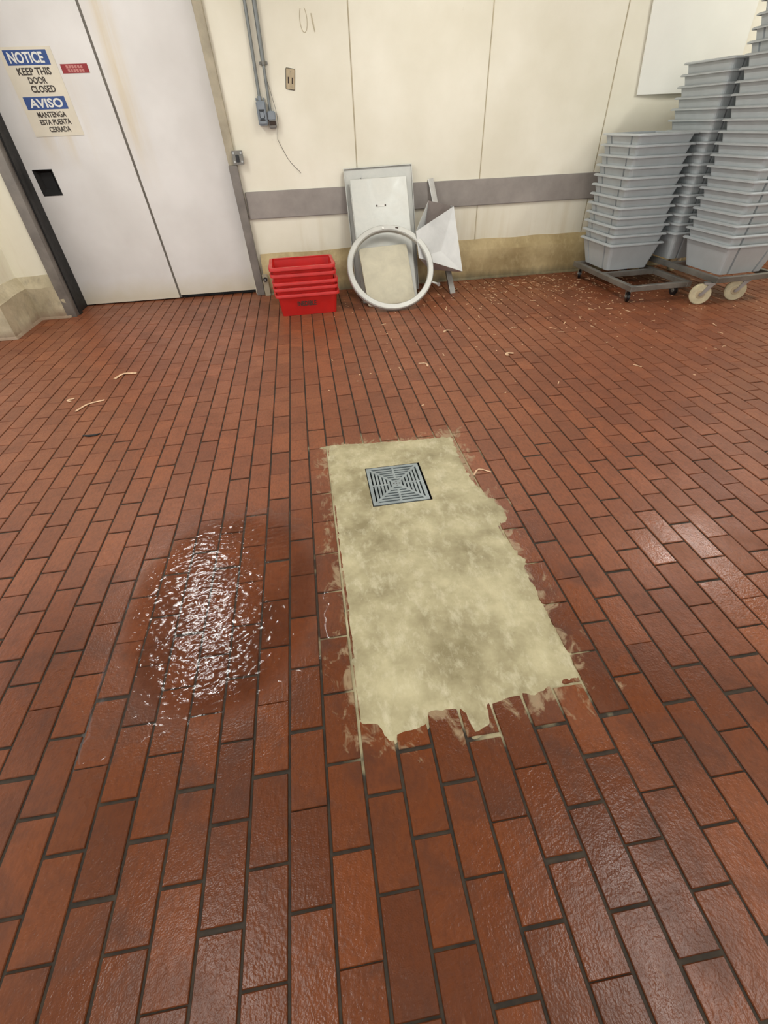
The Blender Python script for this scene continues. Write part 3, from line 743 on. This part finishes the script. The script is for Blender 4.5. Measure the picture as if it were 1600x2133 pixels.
sr = empty('angle_iron', (0, 0, 0)); tag(sr, 'steel angle bar propped upright behind the folded chute', 'metal bar', 'metal leaning on the wall')
q0, q1 = Vector((1.712, 5.015, 0.0)), Vector((1.562, 5.54, 0.955)); up = (q1 - q0).normalized(); u = (Vector((1, 0, 0)) - up * up.x).normalized(); n = u.cross(up)
if n.y > 0: n = -n
Ms = Matrix((u.to_4d(), up.to_4d(), n.to_4d(), (0, 0, 0, 1))).transposed()
for k in range(3): Ms[3][k] = 0
Ms[3][3] = 1; Ms.translation = q0
Hh = (q1 - q0).length
MB().box(-0.022, 0.030, 0.0, Hh, -0.004, 0.0, Ms).build('wide_flange', M_strut, sr)
MB().box(-0.026, -0.022, 0.0, Hh, -0.034, 0.006, Ms).build('narrow_flange', M_chrome, sr)

# ------------------------------------------------------------------ red crates
def rrect(hx_, hy_, r, z, n=4):
    pts = []
    for cx, cy, a0 in ((hx_ - r, -hy_ + r, -90), (hx_ - r, hy_ - r, 0), (-hx_ + r, hy_ - r, 90), (-hx_ + r, -hy_ + r, 180)):
        for k in range(n + 1):
            a = math.radians(a0 + 90 * k / n); pts.append(Vector((cx + r * math.cos(a), cy + r * math.sin(a), z)))
    return pts
cr0 = empty('red_crate')
m = MB(); m.loft([rrect(0.262, 0.182, 0.03, 0.0), rrect(0.282, 0.20, 0.03, 0.188), rrect(0.276, 0.194, 0.027, 0.188), rrect(0.256, 0.176, 0.027, 0.006)])
m.build('crate_body', M_red, cr0, smooth=True)
m = MB(); m.loft([rrect(0.274, 0.192, 0.027, 0.199), rrect(0.300, 0.216, 0.036, 0.199), rrect(0.304, 0.220, 0.038, 0.192), rrect(0.304, 0.220, 0.038, 0.172), rrect(0.298, 0.214, 0.036, 0.172), rrect(0.298, 0.214, 0.036, 0.188), rrect(0.274, 0.192, 0.027, 0.186), rrect(0.274, 0.192, 0.027, 0.199)], False, False)
m.build('crate_rim', M_red, cr0, smooth=True)
for s in (-1, 1):
    MB().box(s * 0.304 - 0.012, s * 0.304 + 0.012, -0.06, 0.06, 0.160, 0.178).build('grip', M_red, cr0, bevel=0.004)
names_r = ['bottom red crate of the stack, with black lettering on its front', 'second red crate from the bottom of the nested stack', 'middle red crate of the nested stack of five',
           'second red crate from the top of the nested stack', 'topmost open red crate of the nested stack']
zr = [0.0, 0.056, 0.106, 0.174, 0.230]
for k in range(5):
    c = cr0 if k == 0 else copy_tree(cr0)
    c.location = (0.192 - 0.004 * k + (0.004 if k == 2 else 0), 4.900 + (0.006 if k == 3 else 0), zr[k]); c.rotation_euler.z = math.radians((1.2, 0.6, 1.6, 0.2, 1.0)[k])
    tag(c, names_r[k], 'crate', 'nested red crates')
lt_ = link('lettering', text_mesh('INEDIBLE', -0.105, 0.075, 0.085, 0.128, 0.0, 0.0015, 0.02), M_ink, cr0, (0, -0.1958, 0))
lt_['label'] = 'black lettering on the crate front'

# ------------------------------------------------------------------ grey totes
def tote_outline(hx_, hy_, z, notch=0.020, nw=0.011, r=0.028):
    pts = []
    s = hx_ / 0.275
    def arc(cx, cy, a0):
        for k in range(4):
            a = math.radians(a0 + 30 * k); pts.append(Vector((cx + r * math.cos(a), cy + r * math.sin(a), z)))
    arc(hx_ - r, -hy_ + r, -90); arc(hx_ - r, hy_ - r, 0)
    for xc in (0.165 * s, -0.165 * s):
        for xx, d in ((nw, 0), (nw - .003, notch), (-nw + .003, notch), (-nw, 0)): pts.append(Vector((xc + xx, hy_ - d, z)))
    arc(-hx_ + r, hy_ - r, 90); arc(-hx_ + r, -hy_ + r, 180)
    for xc in (-0.165 * s, 0.165 * s):
        for xx, d in ((-nw, 0), (-nw + .003, notch), (nw - .003, notch), (nw, 0)): pts.append(Vector((xc + xx, -hy_ + d, z)))
    return pts
tote0 = empty('plastic_tote')
m = MB(); m.loft([tote_outline(0.222, 0.222, 0.0), tote_outline(0.275, 0.275, 0.236), tote_outline(0.270, 0.270, 0.236, 0.018, 0.013), tote_outline(0.217, 0.217, 0.005, 0.018, 0.013)])
m.build('tote_body', M_tote, tote0)
m = MB(); m.loft([rrect(0.266, 0.266, 0.026, 0.245), rrect(0.291, 0.291, 0.028, 0.245), rrect(0.301, 0.301, 0.032, 0.238), rrect(0.301, 0.301, 0.032, 0.229), rrect(0.296, 0.296, 0.030, 0.229), rrect(0.296, 0.296, 0.030, 0.234), rrect(0.266, 0.266, 0.026, 0.234), rrect(0.266, 0.266, 0.026, 0.245)], False, False)
m.build('tote_rim', M_tote, tote0, smooth=True)
ORD = ['bottom', 'second', 'third', 'fourth', 'fifth', 'sixth', 'seventh', 'eighth', 'ninth', 'tenth', 'eleventh', 'twelfth', 'thirteenth', 'fourteenth', 'fifteenth', 'sixteenth', 'seventeenth']
STEP = 0.0775
first = [True]
def put_tote(x, y, z, rz, label, group):
    c = tote0 if first[0] else copy_tree(tote0); first[0] = False
    c.location = (x, y, z); c.rotation_euler.z = rz; tag(c, label, 'tote', group); return c
def stack(n, x, y, z0, rz, where, group):
    for k in range(n):
        w = ('bottom tote' if k == 0 else 'topmost tote' if k == n - 1 else ORD[k] + ' tote from the bottom')
        put_tote(x + random.uniform(-.003, .003), y + random.uniform(-.003, .003), z0 + k * STEP, rz + math.radians(random.uniform(-.5, .5)), 'grey plastic ' + w + ' ' + where, group)
TA, TC, TB = math.radians(1.5), math.radians(3.0), math.radians(3.0)
rot2 = lambda x, y, a: (x * math.cos(a) - y * math.sin(a), x * math.sin(a) + y * math.cos(a))
Ax, Ay = 3.505, 5.045
stack(12, Ax, Ay, 0.155, TA + PI / 2, 'in the short left stack', 'totes in the short stack')
ox_, oy_ = rot2(0.305, 0.305, TC); Cx, Cy = 3.865 + ox_, 3.985 + oy_
dxB, dyB = rot2(0.0, 0.685, TC); Bx, By = Cx + dxB, Cy + dyB
stack(17, Cx, Cy, 0.235, TC, 'in the tall near stack', 'totes in the tall near stack')
stack(17, Bx, By, 0.235, TB, 'in the tall rear stack', 'totes in the tall rear stack')
for k in range(4):
    w = ['lowest', 'second', 'third', 'topmost'][k]
    put_tote(Cx + 0.045, Cy + 0.085, 0.235 + (17 + k) * STEP, PI / 2 - math.radians(5), w + ' of four grey totes turned crosswise atop the near stack', 'crosswise totes on top')

# ------------------------------------------------------------------ dollies
def caster(parent, x, y, ztop, r, w, mat, yaw, forkmat):
    c = empty('caster', (x, y, 0), yaw); c.parent = parent
    MB().cyl((0, 0, r), (0, 1, 0), r, w, 24).build('wheel', mat, c, bevel=w * 0.18, smooth=True)
    c2 = c.children[0]
    m = MB()
    for s in (-1, 1):
        m.loft([[Vector((-r * 0.12, s * (w / 2 + .004), r * 0.88)), Vector((r * 0.16, s * (w / 2 + .004), r * 0.88)), Vector((r * 0.16, s * (w / 2 + .009), r * 0.88)), Vector((-r * 0.12, s * (w / 2 + .009), r * 0.88))],
                [Vector((r * 0.45, s * (w / 2 + .004), ztop - .012)), Vector((r * 0.95, s * (w / 2 + .004), ztop - .012)), Vector((r * 0.95, s * (w / 2 + .009), ztop - .012)), Vector((r * 0.45, s * (w / 2 + .009), ztop - .012))]])
    m.box(r * 0.0, r * 1.0, -w / 2 - .009, w / 2 + .009, ztop - .014, ztop); m.build('fork', forkmat, c)
    MB().cyl((0, 0, r), (0, 1, 0), r * 0.42, w + 0.006, 20).build('hub', M_tan if mat is M_cream else M_dolly, c, bevel=0.002, seg=1)
    MB().cyl((0, 0, r), (0, 1, 0), r * 0.16, w + 0.024, 10).build('axle', forkmat, c)
    return c
def rect_frame(parent, x0, x1, y0, y1, z0, z1, t, mat, cross=()):
    for nm, b in (('side_rail', (x0, x0 + t, y0, y1)), ('side_rail', (x1 - t, x1, y0, y1)), ('end_rail', (x0 + t, x1 - t, y0, y0 + t)), ('end_rail', (x0 + t, x1 - t, y1 - t, y1))):
        MB().box(b[0], b[1], b[2], b[3], z0, z1).build(nm, mat, parent, bevel=0.003, seg=1)
    for yy in cross: MB().box(x0 + t, x1 - t, yy, yy + t, z0, z1).build('cross_rail', mat, parent, bevel=0.003, seg=1)
d1 = empty('tote_dolly', (3.50, 4.765, 0), TA); tag(d1, 'low grey steel dolly with black casters under the short stack', 'dolly', 'tote dollies')
rect_frame(d1, -0.315, 0.315, -0.55, 0.545, 0.108, 0.155, 0.045, M_dolly, (-0.03,))
for x, y, yaw in ((-0.27, -0.47, 70), (0.27, -0.40, 100), (-0.27, 0.45, 60), (0.27, 0.45, 80)):
    caster(d1, x, y, 0.108, 0.045, 0.026, M_caster, math.radians(yaw), M_dolly)
dx2, dy2 = (Cx + Bx) / 2, (Cy + By) / 2
d2 = empty('tote_dolly', (dx2, dy2, 0), TC); tag(d2, 'steel dolly on large cream wheels under the tall stacks', 'dolly', 'tote dollies')
rect_frame(d2, -0.300, 0.320, -0.655, 0.655, 0.190, 0.235, 0.04, M_dolly, (-0.02,))
for x, y, yaw in ((-0.355, -0.575, -32), (0.030, -0.565, -32), (-0.235, 0.55, 10), (0.235, 0.55, 10)):
    caster(d2, x, y, 0.190, 0.088, 0.036, M_cream, math.radians(yaw), M_chrome)

# ------------------------------------------------------------------ scraps on the floor
def straw(x, y, ln, ang, label, r=0.006, bend=0.02):
    pts = []
    for k in range(7):
        u = (k / 6 - 0.5); pts.append((u * ln, bend * math.cos(u * 5), 0.0))
    m = MB(); m.tube(pts, r, 6); m.v = [(v[0], v[1], v[2] * 0.35) for v in m.v]
    o = m.build('straw_scrap', M_straw, None, (x, y, r * 0.35 + 0.001), smooth=True); o.rotation_euler.z = ang
    tag(o, label, 'scrap', 'straw scraps'); return o
straw(-1.25, 3.60, 0.16, 0.5, 'pale bent scrap on the floor in front of the left door leaf', 0.012, 0.03)
straw(-1.36, 3.13, 0.20, 0.75, 'longest pale scrap on the floor left of centre', 0.009)
straw(-1.52, 3.24, 0.05, 1.4, 'tiny pale scrap left of the longest scrap', 0.008)
straw(1.36, 3.92, 0.09, 0.3, 'pale scrap on the floor below the steel ring', 0.010)
straw(1.01, 3.27, 0.09, -0.9, 'thin pale scrap between the ring and the concrete patch', 0.007)
straw(1.69, 3.31, 0.07, 0.5, 'pale scrap lying right of the thin scrap, towards the totes', 0.012)
straw(0.99, 1.853, 0.10, 0.1, 'orange-tan hooked scrap beside the drain patch', 0.005, 0.025)
dk = MB().tube([(-0.05, 0.01, 0), (-0.01, -0.004, 0), (0.03, 0, 0), (0.05, 0.015, 0)], [0.004, 0.008, 0.006, 0.003], 6).build('dark_scrap', M_black, None, (-1.21, 2.69, 0.004))
tag(dk, 'small dark scrap on the brick floor at left', 'scrap')
db = MB(); rr = random.Random(3)
for k in range(800):
    x = rr.gauss(3.0, 1.1); y = 5.42 - abs(rr.gauss(0, 0.75))
    if k % 6 == 0: x, y = rr.uniform(-0.8, 4.5), rr.uniform(2.6, 5.3)
    if not (0.2 < x < 5.4 and 2.4 < y < 5.45): continue
    a = rr.uniform(0, PI); ln = rr.choice((0.004, 0.005, 0.006, 0.008, 0.010, 0.026)) * rr.uniform(0.7, 1.3); w = rr.uniform(0.0025, 0.005)
    db.box(-ln, ln, -w, w, 0.0, 0.003, Matrix.Translation((x, y, 0.0006)) @ Matrix.Rotation(a, 4, 'Z'))
o = db.build('floor_debris', M_straw); o['kind'] = 'stuff'; tag(o, 'fine pale chaff scattered on the floor near the back wall', 'debris')

# ------------------------------------------------------------------ ceiling lamps
for k, (x, y, w) in enumerate(LAMPS):
    f = empty('ceiling_lamp', (x, y, CEIL)); tag(f, 'long fluorescent ceiling fixture above the ' + ['door side', 'middle of the wall', 'grey totes', 'near left floor', 'near right floor'][k], 'lamp', 'ceiling fixtures')
    MB().box(-0.14, 0.14, -0.66, 0.66, -0.07, 0.0).build('housing', M_white, f, bevel=0.01)
    MB().box(-0.12, 0.12, -0.64, 0.64, -0.085, -0.071).build('diffuser', M_tube, f, bevel=0.004)
    ld = D.lights.new('lamp_light', 'AREA'); ld.shape = 'RECTANGLE'; ld.size = 0.24; ld.size_y = 1.28; ld.energy = w; ld.color = (1.0, 0.995, 0.965)
    lo = D.objects.new('lamp_light', ld); COL.objects.link(lo); lo.parent = f; lo.location = (0, 0, -0.09)
